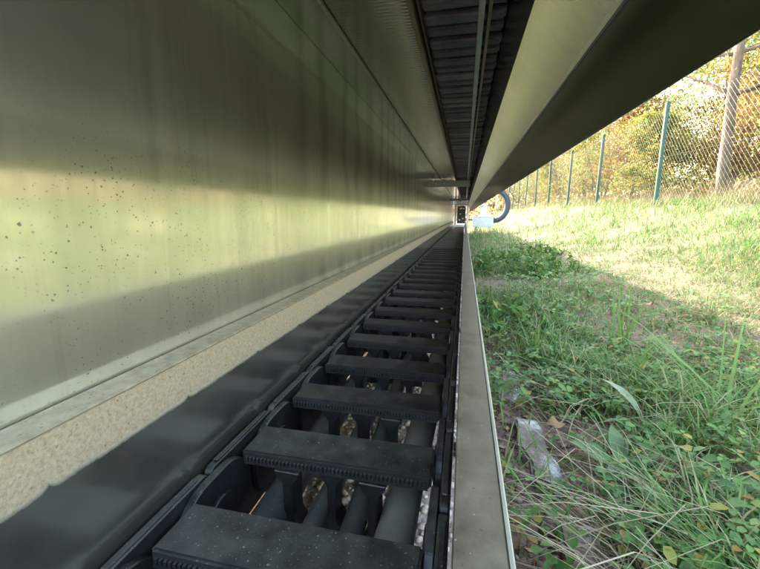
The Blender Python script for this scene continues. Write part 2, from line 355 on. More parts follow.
w = thing('steel_wall', 'tall polished stainless steel sheet wall left of the cable chain', 'steel wall', (XW, 0, 0))
def wbox(nm, mat, x0, x1, y0, y1, z0, z1, bev=0.0, par=w): 
    return MB().box(x0 - par.location.x, x1 - par.location.x, y0, y1, z0, z1).build(nm, mat, par, bev)
wbox('backing', 'dark', XW - 0.03, XW - 0.004, Y0, Y1, 0.012, ZT - 0.01)
ys = [Y0, 2.62, 4.4, 6.2, 8.0, 9.6, Y1]
for k in range(len(ys) - 1):
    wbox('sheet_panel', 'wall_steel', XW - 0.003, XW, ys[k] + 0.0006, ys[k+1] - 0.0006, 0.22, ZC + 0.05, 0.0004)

YW0, Y0 = Y0, 0.02                 # the housing's mouth is at the camera
ys = [Y0] + ys[1:]
h = thing('overhead_housing', 'long steel machine housing overhead with slatted dark underside', 'machine housing', (0, 0, ZC))
def hbox(nm, mat, x0, x1, y0, y1, z0, z1, bev=0.0, par=h): 
    return MB().box(x0, x1, y0, y1, z0 - ZC, z1 - ZC).build(nm, mat, par, bev)
hbox('roof', 'galv', XW - 0.035, XB + 0.012, Y0, Y1, ZC + 0.10, ZT, 0.003)
XL = -0.108
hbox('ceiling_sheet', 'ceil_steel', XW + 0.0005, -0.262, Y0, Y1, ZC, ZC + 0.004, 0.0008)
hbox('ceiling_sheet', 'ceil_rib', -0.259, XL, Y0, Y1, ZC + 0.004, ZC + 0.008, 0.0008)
o = hbox('ceiling_lip', 'galv', -0.2635, -0.2575, Y0, Y1, ZC - 0.004, ZC + 0.003, 0.001)
hbox('edge_bar', 'rust_bar', XL - 0.003, XL + 0.006, Y0, Y1, ZC - 0.012, ZC + 0.03, 0.001)
hbox('edge_bar', 'rust_bar', XL + 0.009, XL + 0.013, Y0, Y1, ZC + 0.004, ZC + 0.03, 0.001)
sm = MB().box(XL + 0.014, XI + 0.022, -0.017, 0.017, 0.014, 0.03).mesh('slat', 0.004, 2); sm.materials.append(M['slat'])
y = 0.06
while y < 4.1:
    o = link('slat', sm, None, h); o.location = (random.uniform(-.002, .002), y, random.uniform(-.003, .003))
    o.rotation_euler = (random.uniform(-.05, .05), 0, random.uniform(-.006, .006)); y += 0.056
hbox('slat_backing', 'dark', XL + 0.005, XB, Y0, Y1, ZC + 0.05, ZC + 0.09)
hbox('rail', 'galv', 0.010, 0.020, Y0, 11.0, ZC - 0.020, ZC - 0.014, 0.001)
hbox('rail', 'galv', 0.010, 0.014, Y0, 11.0, ZC - 0.0138, ZC + 0.02, 0.0008)
hbox('rail_flange', 'rust_bar', 0.027, 0.033, Y0, 11.0, ZC - 0.010, ZC + 0.012, 0.001)
# right soffit, web and hanging skirt
XS, ZSL = 0.066, ZS + 0.055           # upper inner edge of the slanted plate
hbox('web', 'skirt_steel', XS, XS + 0.004, Y0, Y1, ZSL + 0.003, ZC + 0.09, 0.0008)
for k in range(len(ys) - 1):
    MB().prism_y([(XS - 0.001, ZSL - ZC), (XB - 0.003, ZS - ZC - 0.001), (XB - 0.001, ZS - ZC + 0.002), (XS + 0.0015, ZSL - ZC + 0.0025)], ys[k] + 0.0008, ys[k+1] - 0.0008).build('slanted_plate', 'soffit_steel', h)
MB().prism_y([(XB - 0.0065, ZS - ZC - 0.001), (XB - 0.0035, ZS - ZC - 0.0045), (XB - 0.0003, ZS - ZC - 0.0045), (XB - 0.0003, ZS - ZC - 0.0012)], Y0, Y1).build('corner_bead', 'galv', h)
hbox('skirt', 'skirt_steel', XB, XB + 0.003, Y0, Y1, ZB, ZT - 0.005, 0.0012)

# cross braces under the ceiling
def brace(y, label, z0, z1):
    b = thing('cross_brace', label, 'brace', (0, y, z0), 'braces under the ceiling')
    q = lambda nm, x0, x1, ya, yb, za, zb, m='pale': MB().box(x0, x1, ya, yb, za - z0, zb - z0).build(nm, m, b, 0.001)
    q('bar', XW + 0.002, XI - 0.003, 0, 0.04, z0, z1)
    q('tab', XW + 0.004, XW + 0.07, -0.006, -0.001, z0 - 0.004, z1 + 0.006)
    q('tab', -0.245, -0.20, -0.006, -0.001, z0 + 0.004, z1 + 0.010)
    for x in (-0.31, -0.225, -0.06, 0.0):
        bo = MB().tube([(0, 0, 0), (0, -0.008, 0)], 0.008, 6).build('bolt', 'galv', b); bo.location = (x, -0.0065, (z1 - z0) * 0.5)
    return b
brace(4.12, 'pale grey cross brace where the dark ceiling slats end', ZC - 0.075, ZC - 0.012)
brace(8.6, 'narrow pale brace deep in the tunnel behind the first brace', ZC - 0.06, ZC - 0.012)

# ------------------------------------------------------------------ guide trough
tr = thing('guide_trough', 'long dusty steel guide trough holding the cable chain', 'trough')
ZR = CAMZ - 0.525 * S
seg = [-2.0, 3.3, 6.2, 9.0, 11.0]
for k in range(len(seg) - 1):
    a, b = seg[k] + 0.0006, seg[k+1] - 0.0006
    MB().box(-0.3035, -0.3005, a, b, 0.10, ZR - 0.0032).build('side_plate', 'trough_dusty', tr, 0.0005)
    MB().prism_y([(-0.331, ZR - 0.003), (-0.3005, ZR - 0.003), (-0.2992, ZR - 0.0012), (-0.3005, ZR), (-0.331, ZR)], a, b).build('flange', 'bead', tr)
    MB().box(0.000, 0.003, a, b, 0.13, ZR - 0.0032).build('side_plate', 'flange', tr, 0.0005)
    MB().box(0.000, 0.0262, a, b, ZR - 0.003, ZR).build('flange', 'flange', tr, 0.0008)
    MB().prism_y([(0.0264, ZR - 0.014), (0.0290, ZR - 0.014), (0.0290, ZR - 0.001), (0.0280, ZR + 0.0006), (0.0264, ZR + 0.0004)], a, b).build('rim', 'rim', tr)
for k in range(12):
    y = 0.75 + 0.9 * k
    MB().box(-0.300, -0.001, y, y + 0.04, 0.072, 0.088).build('cross_tie', 'galv', tr, 0.001)
    for xs in (-0.3035, 0.0):
        MB().box(xs, xs + 0.003, y, y + 0.05, -0.03, 0.0995 if xs < -0.1 else 0.1295).build('foot', 'galv', tr, 0.0005)

# ------------------------------------------------------------------ cable chain
ch = thing('cable_chain', 'black plastic cable carrier chain lying in the steel trough', 'cable chain')
PIT = 0.151; ZCH = CAMZ - S
NB = 24; YB0 = 0.2735 - 2 * PIT           # centre of the first bar
XA, XZ = -0.270, -0.026
bar = MB().box(XA, XZ, -0.030, 0.030, -0.017, 0.0).mesh('crossbar', 0.0025, 2); bar.materials.append(M['bar'])
tm = MB()
for k in range(46):
    x = XA + 0.008 + k * (XZ - XA - 0.016) / 45
    tm.box(x - 0.0015, x + 0.0015, -0.0335, -0.0298, -0.0125, -0.0065)
tm.box(XA + 0.004, XZ - 0.004, -0.0325, -0.0299, -0.0165, -0.0130)
teeth = tm.mesh('toothed_edge'); teeth.materials.append(M['bar'])
dv = MB().prism_y([(-0.017, -0.018), (-0.016, -0.024), (-0.006, -0.036), (-0.0055, -0.085), (-0.014, -0.100), (-0.014, -0.106),
                   (0.014, -0.106), (0.014, -0.100), (0.0055, -0.085), (0.006, -0.036), (0.016, -0.024), (0.017, -0.018)][::-1], -0.016, 0.016).mesh('divider', 0.001, 1)
dv.materials.append(M['link'])
def plate_profile(half, top, bot, r, n=7, chamfer=None):
    pts = []
    for (cy, cz, a0) in ((half - r, bot + r, -90), (half - r, top - r, 0), (-half + r, top - r, 90), (-half + r, bot + r, 180)):
        for i in range(n):
            a = R(a0 + 90 * i / (n - 1)); pts.append((cy + r * math.cos(a), cz + r * math.sin(a)))
    return pts
outer = MB().prism_x(plate_profile(0.0745, 0.003, -0.118, 0.010), -0.005, 0.005).mesh('link_plate', 0.0012, 1); outer.materials.append(M['link'])
inner = MB().prism_x(plate_profile(0.068, 0.0005, -0.115, 0.050, 9), -0.005, 0.005).mesh('link_plate', 0.0012, 1); inner.materials.append(M['link'])
ridge = MB().box(-0.0035, 0.0035, -0.058, 0.058, 0.003, 0.0058).mesh('wear_strip', 0.0012, 1); ridge.materials.append(M['bar'])
pin = MB().tube([(-0.003, 0, 0), (0.003, 0, 0)], 0.03, 16).mesh('hub', 0.001, 1); pin.materials.append(M['link'])
for k in range(NB):
    y = YB0 + k * PIT
    jy, jz = random.uniform(-.0015, .0015), random.uniform(-.0015, .0015)
    b = link('crossbar', bar, None, ch); b.location = (0, y + jy, ZCH + jz); b.rotation_euler = (random.uniform(-.022, .022), 0, random.uniform(-.007, .007))
    if k < 14: te = link('toothed_edge', teeth, None, b)
    for xd in (-0.205, -0.150, -0.098):
        d = link('divider', dv, None, ch); d.location = (xd + random.uniform(-.004, .004), y - 0.012 + random.uniform(-.006, .006), ZCH); d.rotation_euler.z = random.uniform(-.08, .08)
    for sx, xo, xi in ((-1, -0.2875, -0.2765), (1, -0.0095, -0.0205)):
        p = link('link_plate', outer, None, ch); p.location = (xo, y, ZCH)
        ws = link('wear_strip', ridge, None, p)
        q = link('link_plate', inner, None, ch); q.location = (xi, y + PIT / 2, ZCH)
        hb = link('hub', pin, None, q); hb.location = (0.006 * -sx, 0.0, -0.058)
YC = YB0 + NB * PIT - 0.06
for k in range(5):
    a = YC + k * 1.35; c = min(a + 1.345, 11.0)
    MB().box(-0.285, -0.012, a, c, ZCH - 0.02, ZCH + 0.002).build('cover_plate', 'bar', ch, 0.002)
    for sx in (-0.2875, -0.0095): MB().box(sx - 0.004, sx + 0.004, a, c, ZCH - 0.1, ZCH + 0.006).build('link_plate', 'link', ch, 0.002)
# cables lying inside
def cable(x, z, r, mat, label, ph):
    pts = []; y = -0.8
    while y < 6.3:
        pts.append((x + 0.006 * math.sin(2.3 * y + ph) + 0.004 * math.sin(7 * y + 2 * ph), y, z + 0.004 * math.sin(3.1 * y + 1.7 * ph))); y += 0.09
    o = MB().tube(pts, r, 14).build('cable', mat, None, smooth=True)
    return tag(o, label, 'cable', 'cables inside the chain')
cable(-0.236, ZCH - 0.088, 0.023, 'cable', 'thick black cable in the chain nearest the polished wall', 0.3)
cable(-0.178, ZCH - 0.094, 0.0145, 'cable', 'black cable second from the polished wall inside the chain', 1.3)
cable(-0.126, ZCH - 0.092, 0.0155, 'cable', 'black cable beside the grey cable inside the chain', 2.6)
cable(-0.058, ZCH - 0.086, 0.024, 'cable_grey', 'thick grey cable in the chain nearest the grass', 4.1)

# ------------------------------------------------------------------ far end: carriage, box, conduit
YE_ = 11.3
c = thing('end_carriage', 'steel carriage frame closing the far end of the tunnel', 'carriage', (0, YE_, 0))
q = lambda nm, m, x0, x1, y0, y1, z0, z1: MB().box(x0, x1, y0, y1, z0, z1).build(nm, m, c, 0.004)
q('crossbeam', 'galv', -0.9, 0.52, 0.0, 0.12, 0.78, 0.93)
q('post', 'galv', -0.30, -0.235, -0.03, 0.03, 0.12, 1.30)
q('post', 'galv', 0.045, 0.11, 0.13, 0.19, 0.12, 1.30)
q('dark_cover', 'dark', -0.225, 0.02, 0.13, 0.30, 0.27, 0.775)
q('base_plate', 'pale', -0.32, 0.02, -0.05, 0.10, 0.13, 0.24)
q('side_cover', 'dark', -0.66, -0.33, 0.02, 0.3, 0.22, 0.77)
for x, z in ((-0.15, 0.68), (-0.06, 0.68), (-0.15, 0.53), (-0.08, 0.40), (-0.12, 0.69), (-0.17, 0.36)):
    q('bolt_plate', 'pale', x, x + 0.04, 0.12, 0.129, z, z + 0.03)
q('tie_rod', 'conduit', 0.02, 0.26, 0.15, 0.19, 0.36, 0.40)
e = thing('junction_box', 'pale grey junction box on a stand right of the trough end', 'junction box', (0.508, YE_, 0))
q = lambda nm, m, x0, x1, y0, y1, z0, z1: MB().box(x0, x1, y0, y1, z0, z1).build(nm, m, e, 0.006)
q('case', 'pale', -0.285, 0.285, 0, 0.26, 0.175, 0.455)
q('lid', 'pale', -0.297, 0.297, -0.01, 0.27, 0.4555, 0.475)
q('bracket', 'pale', -0.09, 0.10, 0.10, 0.13, 0.4755, 0.80)
q('stand', 'galv', -0.22, -0.17, 0.1, 0.15, -0.05, 0.174); q('stand', 'galv', 0.17, 0.22, 0.1, 0.15, -0.05, 0.174)
for x in (-0.26, 0.24): q('screw', 'galv', x, x + 0.02, -0.014, -0.0105, 0.44, 0.46)
cm = MB(); cp = []
for k in range(90):
    a = R(-80 + 175 * k / 89)
    cp.append((0.80 + 0.36 * math.cos(a), YE_ + 0.13, 0.78 + 0.42 * math.sin(a)))
cp = [(0.60, YE_ + 0.13, 0.34), (0.70, YE_ + 0.13, 0.345)] + cp
cm.tube(cp, [0.075 + (0.012 if k % 2 else 0) for k in range(len(cp))], 12)
tag(cm.build('conduit_hose', 'conduit', None, smooth=True), 'dark blue corrugated hose curving up from the junction box', 'hose')

# ------------------------------------------------------------------ fence
FX = 3.0
f = thing('chain_link_fence', 'green chain link fence with leaning posts behind the grass', 'fence', (FX, 0, 0))
FY = [1.4, 4.25, 7.09, 10.0, 12.65, 15.4, 18.2, 21.0, 23.8, 26.6, 29.4, 32.2, 35.0]
def ftop(y): return float(gz(FX, y)) + 1.52
for k, y in enumerate(FY):
    g0, g1 = float(gz(FX, y)) - 0.1, ftop(y) + 0.05; ln = random.uniform(-.03, .05)
    ln = {7.09: 0.0, 10.0: 0.02}.get(y, ln)
    p = MB().tube([(0, y, g0), (ln, y + ln * 0.3, g1)], 0.034, 10).build('post', 'post', f, smooth=False)
    MB().tube([(ln, y + ln * 0.3, g1), (ln, y + ln * 0.3, g1 + 0.02)], [0.038, 0.022], 10).build('cap', 'post', p)
wm = MB(); st = 0.075
def strip(a, b, r=0.0009):
    wm.tube([a, b], r, 3, cap=False)
y = 1.0; H = 1.45
while y < 34:
    for sg in (1, -1):
        a = y; b = y + sg * H
        if b > 0:
            strip((sg * 0.002, a, float(gz(FX, a)) + 0.03), (sg * 0.002, b, ftop(b) - 0.04))
    y += st if y < 14 else st * 2
wm.build('wire_mesh', 'wire', f)
for k in range(3):
    tw = MB().tube([(0, yy, float(gz(FX, yy)) + (0.06, 0.76, 1.47)[k]) for yy in FY], 0.0022, 4, cap=False).build('tension_wire', 'wire', f)

# ------------------------------------------------------------------ trees and shrubs
def limb(mb, p, d, L, r0, r1, n=6, bend=0.25, sides=6, rnd=random):
    pts = [p.copy()]; rr = [r0]; d = d.normalized()
    for k in range(n):
        d = (d + Vector((rnd.gauss(0, bend), rnd.gauss(0, bend), rnd.gauss(0, bend * 0.6))) * 0.5).normalized()
        p = p + d * (L / n); pts.append(p.copy()); rr.append(r0 + (r1 - r0) * (k + 1) / n)
    mb.tube(pts, rr, sides); return pts
def leaf_cloud(C, size, up=0.3):
    """C (n,3) centres -> folded leaf quads"""
    n = len(C); L = size * rng.uniform(0.6, 1.35, n); W = L * rng.uniform(0.4, 0.62, n)
    d = rng.normal(size=(n, 3)); d /= np.linalg.norm(d, axis=1, keepdims=True)
    q = rng.normal(size=(n, 3)); q[:, 2] += up; nn = np.cross(d, q); nn /= np.linalg.norm(nn, axis=1, keepdims=True) + 1e-9
    k = np.cross(nn, d)
    tip = C + d * L[:, None]; mid = C + d * (L * 0.45)[:, None]
    lft = mid + nn * (W * 0.5)[:, None] + k * (W * 0.18)[:, None]; rgt = mid - nn * (W * 0.5)[:, None] + k * (W * 0.18)[:, None]
    V = np.stack([C, rgt, tip, lft], 1).reshape(-1, 3); b = (np.arange(n) * 4)[:, None]
    return V, (b + np.array([0, 1, 2, 0, 2, 3])).ravel(), np.full(2 * n, 3)
def plant_tree(name, label, cat, x, y, H, spread, nleaf, mat, seed, trunk=0.06, lean=(0, 0), size=0.07, stems=1, group=None, first=0.3, gap=0.55):
    rnd = random.Random(seed); z = float(gz(x, y)) - 0.05
    T = thing(name, label, cat, (x, y, z), group); mb = MB(); tips = []
    for s in range(stems):
        d = Vector((lean[0] + (rnd.gauss(0, .3) if stems > 1 else 0), lean[1] + (rnd.gauss(0, .3) if stems > 1 else 0), 1))
        main = limb(mb, Vector((rnd.uniform(-.1, .1) * (stems > 1), rnd.uniform(-.1, .1) * (stems > 1), 0)), d, H * rnd.uniform(.75, .95), trunk, trunk * 0.25, 9, 0.12, 8, rnd)
        for k in range(1, len(main)):
            if k / len(main) < first: continue
            for _ in range(3):
                a = rnd.uniform(0, 6.283); dd = Vector((math.cos(a), math.sin(a), rnd.uniform(0.0, 0.9)))
                L1 = spread * rnd.uniform(.55, 1.1) * (1.15 - 0.6 * k / len(main))
                r1 = trunk * 0.42 * (1.1 - 0.7 * k / len(main))
                br = limb(mb, main[k], dd, L1, r1, r1 * 0.25, 5, 0.4, 5, rnd)
                for m in range(2, 6):
                    for _ in range(2):
                        d2 = Vector((rnd.gauss(0, 1), rnd.gauss(0, 1), rnd.gauss(.15, .6)))
                        tw = limb(mb, br[m], d2, L1 * rnd.uniform(.25, .5), r1 * 0.22, 0.003, 3, 0.5, 3, rnd)
                        tips += [(tw[-1], 1), (tw[-2], 1), (tw[1], .6)]
    mb.build('trunk', 'bark', T, smooth=True)
    P = np.array([t[0] for t in tips]); keep = rng.random(len(P)) > gap * 0.5; P = P[keep]
    idx = rng.integers(0, len(P), nleaf); C = P[idx] + rng.normal(size=(nleaf, 3)) * (0.11 * spread * rng.uniform(.4, 1.6, len(P))[idx])[:, None]
    C = C[C[:, 2] > 0.05]
    Vv, lo, ct = leaf_cloud(C, size)
    link('crown', np_mesh('crown', Vv, lo, ct, mat, False), None, T)
    return T
plant_tree('tree', 'tree with a leaning pinkish brown bare trunk behind the fence', 'tree', 4.42, 8.0, 6.0, 1.7, 14000, 'crown_yellow', 5, 0.095, (-0.19, 0.03), 0.06, first=0.25, gap=0.7)
SH = [  # x, y, height, spread, leaves, material, colour words, seed
 (5.0, 6.3, 2.6, 0.95, 5200, 'crown_yellow', 'yellow shrub behind the fence right of the leaning tree', 1),
 (5.3, 9.6, 3.4, 1.1, 5200, 'crown_red', 'reddish orange shrub close behind the leaning tree', 2),
 (4.1, 9.9, 2.3, 0.8, 4600, 'crown_yellow', 'low yellowish shrub between the leaning tree and nearest post', 3),
 (4.3, 11.6, 3.2, 1.0, 5200, 'crown_red', 'red and orange shrub just left of the leaning tree', 4),
 (4.2, 13.6, 3.3, 1.0, 5200, 'crown_yellow', 'tall yellow shrub behind the two nearest fence posts', 6),
 (4.4, 16.0, 3.3, 1.0, 5000, 'crown_brown', 'dry brown shrub behind the middle fence posts', 7),
 (4.2, 18.8, 3.6, 1.1, 5000, 'crown_yellow', 'yellow shrub further along the fence past the brown one', 8),
 (4.6, 22.0, 3.8, 1.2, 4800, 'crown_brown', 'brown shrub far along the fence', 9),
 (4.4, 26.0, 4.2, 1.4, 4600, 'crown_green', 'greenish shrub near the far end of the fence', 10),
 (4.0, 31.0, 4.6, 1.6, 4600, 'crown_yellow', 'farthest yellow shrub where the fence meets the housing', 12),
 (6.8, 12.6, 5.2, 1.5, 5200, 'crown_yellow', 'taller yellow tree in the second row behind the leaning tree', 13),
 (7.0, 17.5, 5.5, 1.6, 5200, 'crown_green', 'tall greenish tree in the second row behind the shrubs', 14),
 (7.4, 24.0, 6.0, 1.8, 5000, 'crown_yellow', 'tall thin yellow tree far back above the fence', 15),
 (6.0, 10.9, 4.4, 1.3, 4600, 'crown_yellow', 'yellow tree filling the gap just left of the leaning tree', 21),
 (7.6, 10.0, 4.2, 1.3, 4600, 'crown_green', 'green and yellow tree at the right edge of the photo', 16),
]
for (x, y, H, sp, nl, m, lab, sd) in SH:
    cat = 'tree' if 'tree' in lab.split(' in ')[0].split(' behind')[0].split(' at ')[0] else 'shrub'
    plant_tree(cat, lab, cat, x, y, H, sp, int(nl * 3), m, sd, 0.05 if cat == 'tree' else 0.03, (0, 0), 0.06, 1 if cat == 'tree' else 4, 'shrubs and trees beyond the fence', first=0.12)
# far-off wood, one mass
nw = 42000; a = rng.uniform(-0.75, 1.25, nw); rr = rng.uniform(34, 60, nw)
hx, hy = rr * np.sin(a), rr * np.cos(a); top = 4.5 + 1.6 * np.sin(a * 9) + 1.2 * np.sin(a * 23 + 1)
hz = gz(hx, hy) + top * rng.uniform(0, 1, nw) ** 0.8
Vv, lo, ct = leaf_cloud(np.stack([hx, hy, hz], 1), 0.45)
tag(link('far_wood', np_mesh('far_wood', Vv, lo, ct, 'crown_brown', False), None), 'far off wood of brown and yellow trees along the horizon', 'wood', kind='stuff')

# ------------------------------------------------------------------ grass and ground cover
def blades(P, L, W, lean, az=None, droop=0.5):
    n = len(P); az = rng.uniform(0, 6.283, n) if az is None else az
    d = np.stack([np.cos(az), np.sin(az), np.zeros(n)], 1); s = np.stack([-np.sin(az), np.cos(az), np.zeros(n)], 1)
    V = []
    for t in (0.0, 0.4, 0.75):
        hgt = L * (t - droop * t * t * 0.5); out = L * lean * t ** 1.6
        c = P + d * out[:, None] + np.array([0, 0, 1.0]) * hgt[:, None]; w = (W * (1 - 0.5 * t) * 0.5)[:, None]
        V += [c - s * w, c + s * w]
    V.append(P + d * (L * lean)[:, None] + np.array([0, 0, 1.0]) * (L * (1 - droop * 0.5))[:, None])
    V = np.stack(V, 1).reshape(-1, 3); b = (np.arange(n) * 7)[:, None]
    lo = (b + np.array([0, 1, 3, 2, 2, 3, 5, 4, 4, 5, 6])).ravel(); ct = np.tile([4, 4, 3], n)
    return V, lo, ct
def scatter(n, r0, r1, a0=-4, a1=80, xmin=0.06):
    r = np.exp(rng.uniform(math.log(r0), math.log(r1), n)); a = np.radians(rng.uniform(a0, a1, n))
    x, y = r * np.sin(a), r * np.cos(a); k = x > xmin; return x[k], y[k], r[k]
def nz(x, y, s, o=0.0):
    return np.array([mnoise.noise((a * s + o, b * s, o)) for a, b in zip(x, y)])
def stuff(name, data, mat, label, cat):
    V, lo, ct = data; return tag(link(name, np_mesh(name, V, lo, ct, mat), None), label, cat, kind='stuff')
def cat_geo(parts):
    Vs, ls, cs = [], [], []; k = 0
    for V, l, c in parts: Vs.append(V); ls.append(l + k); cs.append(c); k += len(V)
    return np.concatenate(Vs), np.concatenate(ls), np.concatenate(cs)
# lush green grass in the shade and along the bank
x, y, r = scatter(230000, 0.55, 34)
den = nz(x, y, 2.2) + 0.45 * nz(x, y, 7.0, 3.0)
prob = np.clip(0.48 + 0.95 * den, 0.05, 1) * np.where(x < 0.28, 0.12 + 0.5 * np.clip(y - 1.2, 0, 1), 1) * np.where((r < 1.3), 0.42, 1) * np.where((x < 0.33) & (y < 0.95), 0.25, 1)
band = np.exp(-((x - 1.25) / 0.45) ** 2) * (y < 9); prob *= 1 - 0.8 * band * (y < 5)
k = rng.random(len(x)) < prob; x, y, r = x[k], y[k], r[k]
L = rng.uniform(0.04, 0.15, len(x)) * (1 - 0.55 * band[k]) * (1 + 0.5 * np.clip(den[k], -1, 1)) * np.clip(0.8 + 0.1 * r, 0.8, 1.7)
W = rng.uniform(0.0022, 0.0050, len(x)) * np.maximum(1, r / 3.5)
stuff('grass', blades(np.stack([x, y, gz(x, y) - 0.004], 1), L, W, rng.uniform(0.15, 1.1, len(x)), droop=0.7), 'grass', 'green grass growing right of the trough and up the bank', 'grass')
# dry weeds along the fence foot and under the shrubs
n = 22000; x = rng.uniform(2.8, 5.4, n); y = 3.5 + 30 * rng.random(n) ** 1.7; k = rng.random(n) < np.clip(0.35 + 1.6 * nz(x, y, 1.3, 41.0), 0.02, 1); x, y = x[k], y[k]; n = len(x); r = np.hypot(x, y)
stuff('dry_weeds', blades(np.stack([x, y, gz(x, y)], 1), rng.uniform(0.08, 0.30, n) * (1 + 1.2 * (x > 3.3) * rng.random(n)), rng.uniform(0.003, 0.008, n) * np.maximum(1, r / 8), rng.uniform(0.1, 0.7, n), droop=0.5), 'dry', 'tall dry brown weeds along the foot of the fence', 'weeds')
# bleached grass in the sunlit strip
x, y, r = scatter(170000, 1.3, 26, 12, 75, 0.8)
k = rng.random(len(x)) < np.clip(1 - np.abs(x - 1.9) / 1.3, 0.08, 1) * np.clip(0.55 + nz(x, y, 3.0, 9.0), 0.05, 1); x, y, r = x[k], y[k], r[k]
W = rng.uniform(0.0025, 0.0055, len(x)) * np.maximum(1, r / 3.5)
stuff('dry_grass', blades(np.stack([x, y, gz(x, y) - 0.004], 1), rng.uniform(0.03, 0.10, len(x)), W, rng.uniform(0.4, 1.8, len(x)), droop=0.9), 'grass_sun', 'short bleached grass in the sunlit strip before the fence', 'grass')
# lying dead strands near the camera
x, y, r = scatter(3000, 0.45, 3.0, 10, 75, 0.2)
k = rng.random(len(x)) < np.clip(0.45 + 1.2 * nz(x, y, 3.3, 21.0), 0.03, 1); x, y = x[k], y[k]; n = len(x)
az = rng.normal(2.4, 1.1, n)
stuff('dead_grass', blades(np.stack([x, y, gz(x, y) + rng.uniform(0.0, 0.03, n)], 1), rng.uniform(0.05, 0.20, n), rng.uniform(0.001, 0.0028, n), rng.uniform(1.5, 4, n) * 0.6, az, 1.75), 'straw', 'dead straw coloured grass strands lying over the soil', 'grass')
# creeping herbs: three leaflets on a stem
def herbs(x, y, h, size):
    n = len(x); P = np.stack([x, y, gz(x, y) + h], 1); parts = []
    tilt = rng.normal(size=(n, 2)) * 0.28; az0 = rng.uniform(0, 6.283, n)
    for k in range(3):
        az = az0 + k * 2.094 + rng.normal(size=n) * 0.2; L = size * rng.uniform(.75, 1.2, n); W = L * rng.uniform(.55, .8, n)
        d = np.stack([np.cos(az), np.sin(az), 0.1 + tilt[:, 0] * np.cos(az) + tilt[:, 1] * np.sin(az)], 1)
        s = np.stack([-np.sin(az), np.cos(az), tilt[:, 1] * np.cos(az) - tilt[:, 0] * np.sin(az)], 1); u = np.array([0, 0, 1.0])
        pt = lambda f, g, e: P + d * (L * f)[:, None] + s * (W * g)[:, None] + u * (L * e)[:, None]
        V = np.stack([pt(.06, 0, 0), pt(.32, -.42, .10), pt(.72, -.40, .06), pt(1.0, 0, -.10), pt(.72, .40, .06), pt(.32, .42, .10), pt(.5, 0, 0.0)], 1).reshape(-1, 3)
        b = (np.arange(n) * 7)[:, None]
        parts.append((V, (b + np.array([0, 1, 2, 6, 6, 2, 3, 6, 3, 4, 0, 6, 4, 5])).ravel(), np.tile([4, 3, 3, 4], n)))
    st = blades(np.stack([x, y, gz(x, y) - 0.003], 1), h + 0.004, np.full(n, 0.0016), np.full(n, 0.02), None, 0.0)
    return cat_geo(parts + [st])
x, y, r = scatter(34000, 0.5, 9)
den = nz(x, y, 2.6, 5.0) + 0.5 * nz(x, y, 8.0, 7.0)
prob = np.clip(0.50 + 1.1 * den, 0.02, 1) * np.where(x < 0.22, 0.3, 1) * np.clip(1.6 - x, 0.08, 1) * np.where(r < 0.95, 0.38, 1) * np.where((x < 0.33) & (y < 0.95), 0.5, 1)
k = rng.random(len(x)) < prob; x, y, r = x[k], y[k], r[k]
stuff('ground_cover', herbs(x, y, rng.uniform(0.008, 0.075, len(x)), rng.uniform(0.010, 0.026, len(x)) * np.clip(0.8 + 0.18 * r, 0.9, 1.8)), 'herb', 'creeping leafy weeds with three part leaves beside the trough', 'weeds')
# litter of small brown leaves
x, y, r = scatter(22000, 0.45, 6, -2, 75, 0.05); k = (x < 1.9) & (rng.random(len(x)) < np.clip(0.4 + nz(x, y, 2.5, 31.0), 0.05, 1)); x, y = x[k], y[k]
Vv, lo, ct = leaf_cloud(np.stack([x, y, gz(x, y) + 0.006], 1), 0.022)
zb = np.repeat(gz(x, y), 4); Vv[:, 2] = zb + 0.004 + (Vv[:, 2] - zb) * 0.35
stuff('leaf_litter', (Vv, lo, ct), 'litter', 'crumbled brown leaf litter scattered over the soil', 'leaf litter')
# gravel
ico = bmesh.new(); bmesh.ops.create_icosphere(ico, subdivisions=1, radius=1); IV = np.array([v.co for v in ico.verts]); IF = np.array([[v.index for v in f_.verts] for f_ in ico.faces]); ico.free()
def stones(P, s):
    n = len(P); sc = s[:, None] * rng.uniform(0.6, 1.2, (n, 3)) * np.array([1, 1, 0.7])
    V = IV[None] * sc[:, None, :] * rng.uniform(0.8, 1.15, (n, len(IV), 1)); a = rng.uniform(0, 6.28, n); c_, s_ = np.cos(a)[:, None], np.sin(a)[:, None]
    V = np.stack([V[..., 0] * c_ - V[..., 1] * s_, V[..., 0] * s_ + V[..., 1] * c_, V[..., 2]], -1) + P[:, None, :]
    lo = (np.arange(n)[:, None, None] * len(IV) + IF[None]).ravel(); return V.reshape(-1, 3), lo, np.full(n * len(IF), 3)
n = 3800; x = rng.uniform(-0.30, 0.0, n); y = 0.2 + 4.8 * rng.random(n) ** 1.6
n2 = 1700; x2 = 0.03 + np.abs(rng.normal(0, 0.09, n2)); y2 = 0.25 + 3.5 * rng.random(n2) ** 1.5
s_ = np.clip(rng.lognormal(-5.1, 0.4, len(x)), 0.003, 0.016)
V, lo, ct = stones(np.stack([x, y, gz(x, y) + 0.002], 1), s_)
tag(link('gravel', np_mesh('gravel', V, lo, ct, 'stone', False), None), 'pinkish gravel under the chain and along the trough', 'gravel', kind='stuff')

x, y = x2, y2; s_ = np.clip(rng.lognormal(-5.2, 0.5, len(x)), 0.0025, 0.018)
V, lo, ct = stones(np.stack([x, y, gz(x, y) + 0.001], 1), s_)
tag(link('soil_clods', np_mesh('soil_clods', V, lo, ct, 'clod', False), None), 'crumbly brown soil clods between the trough rim and the grass', 'soil', kind='stuff')

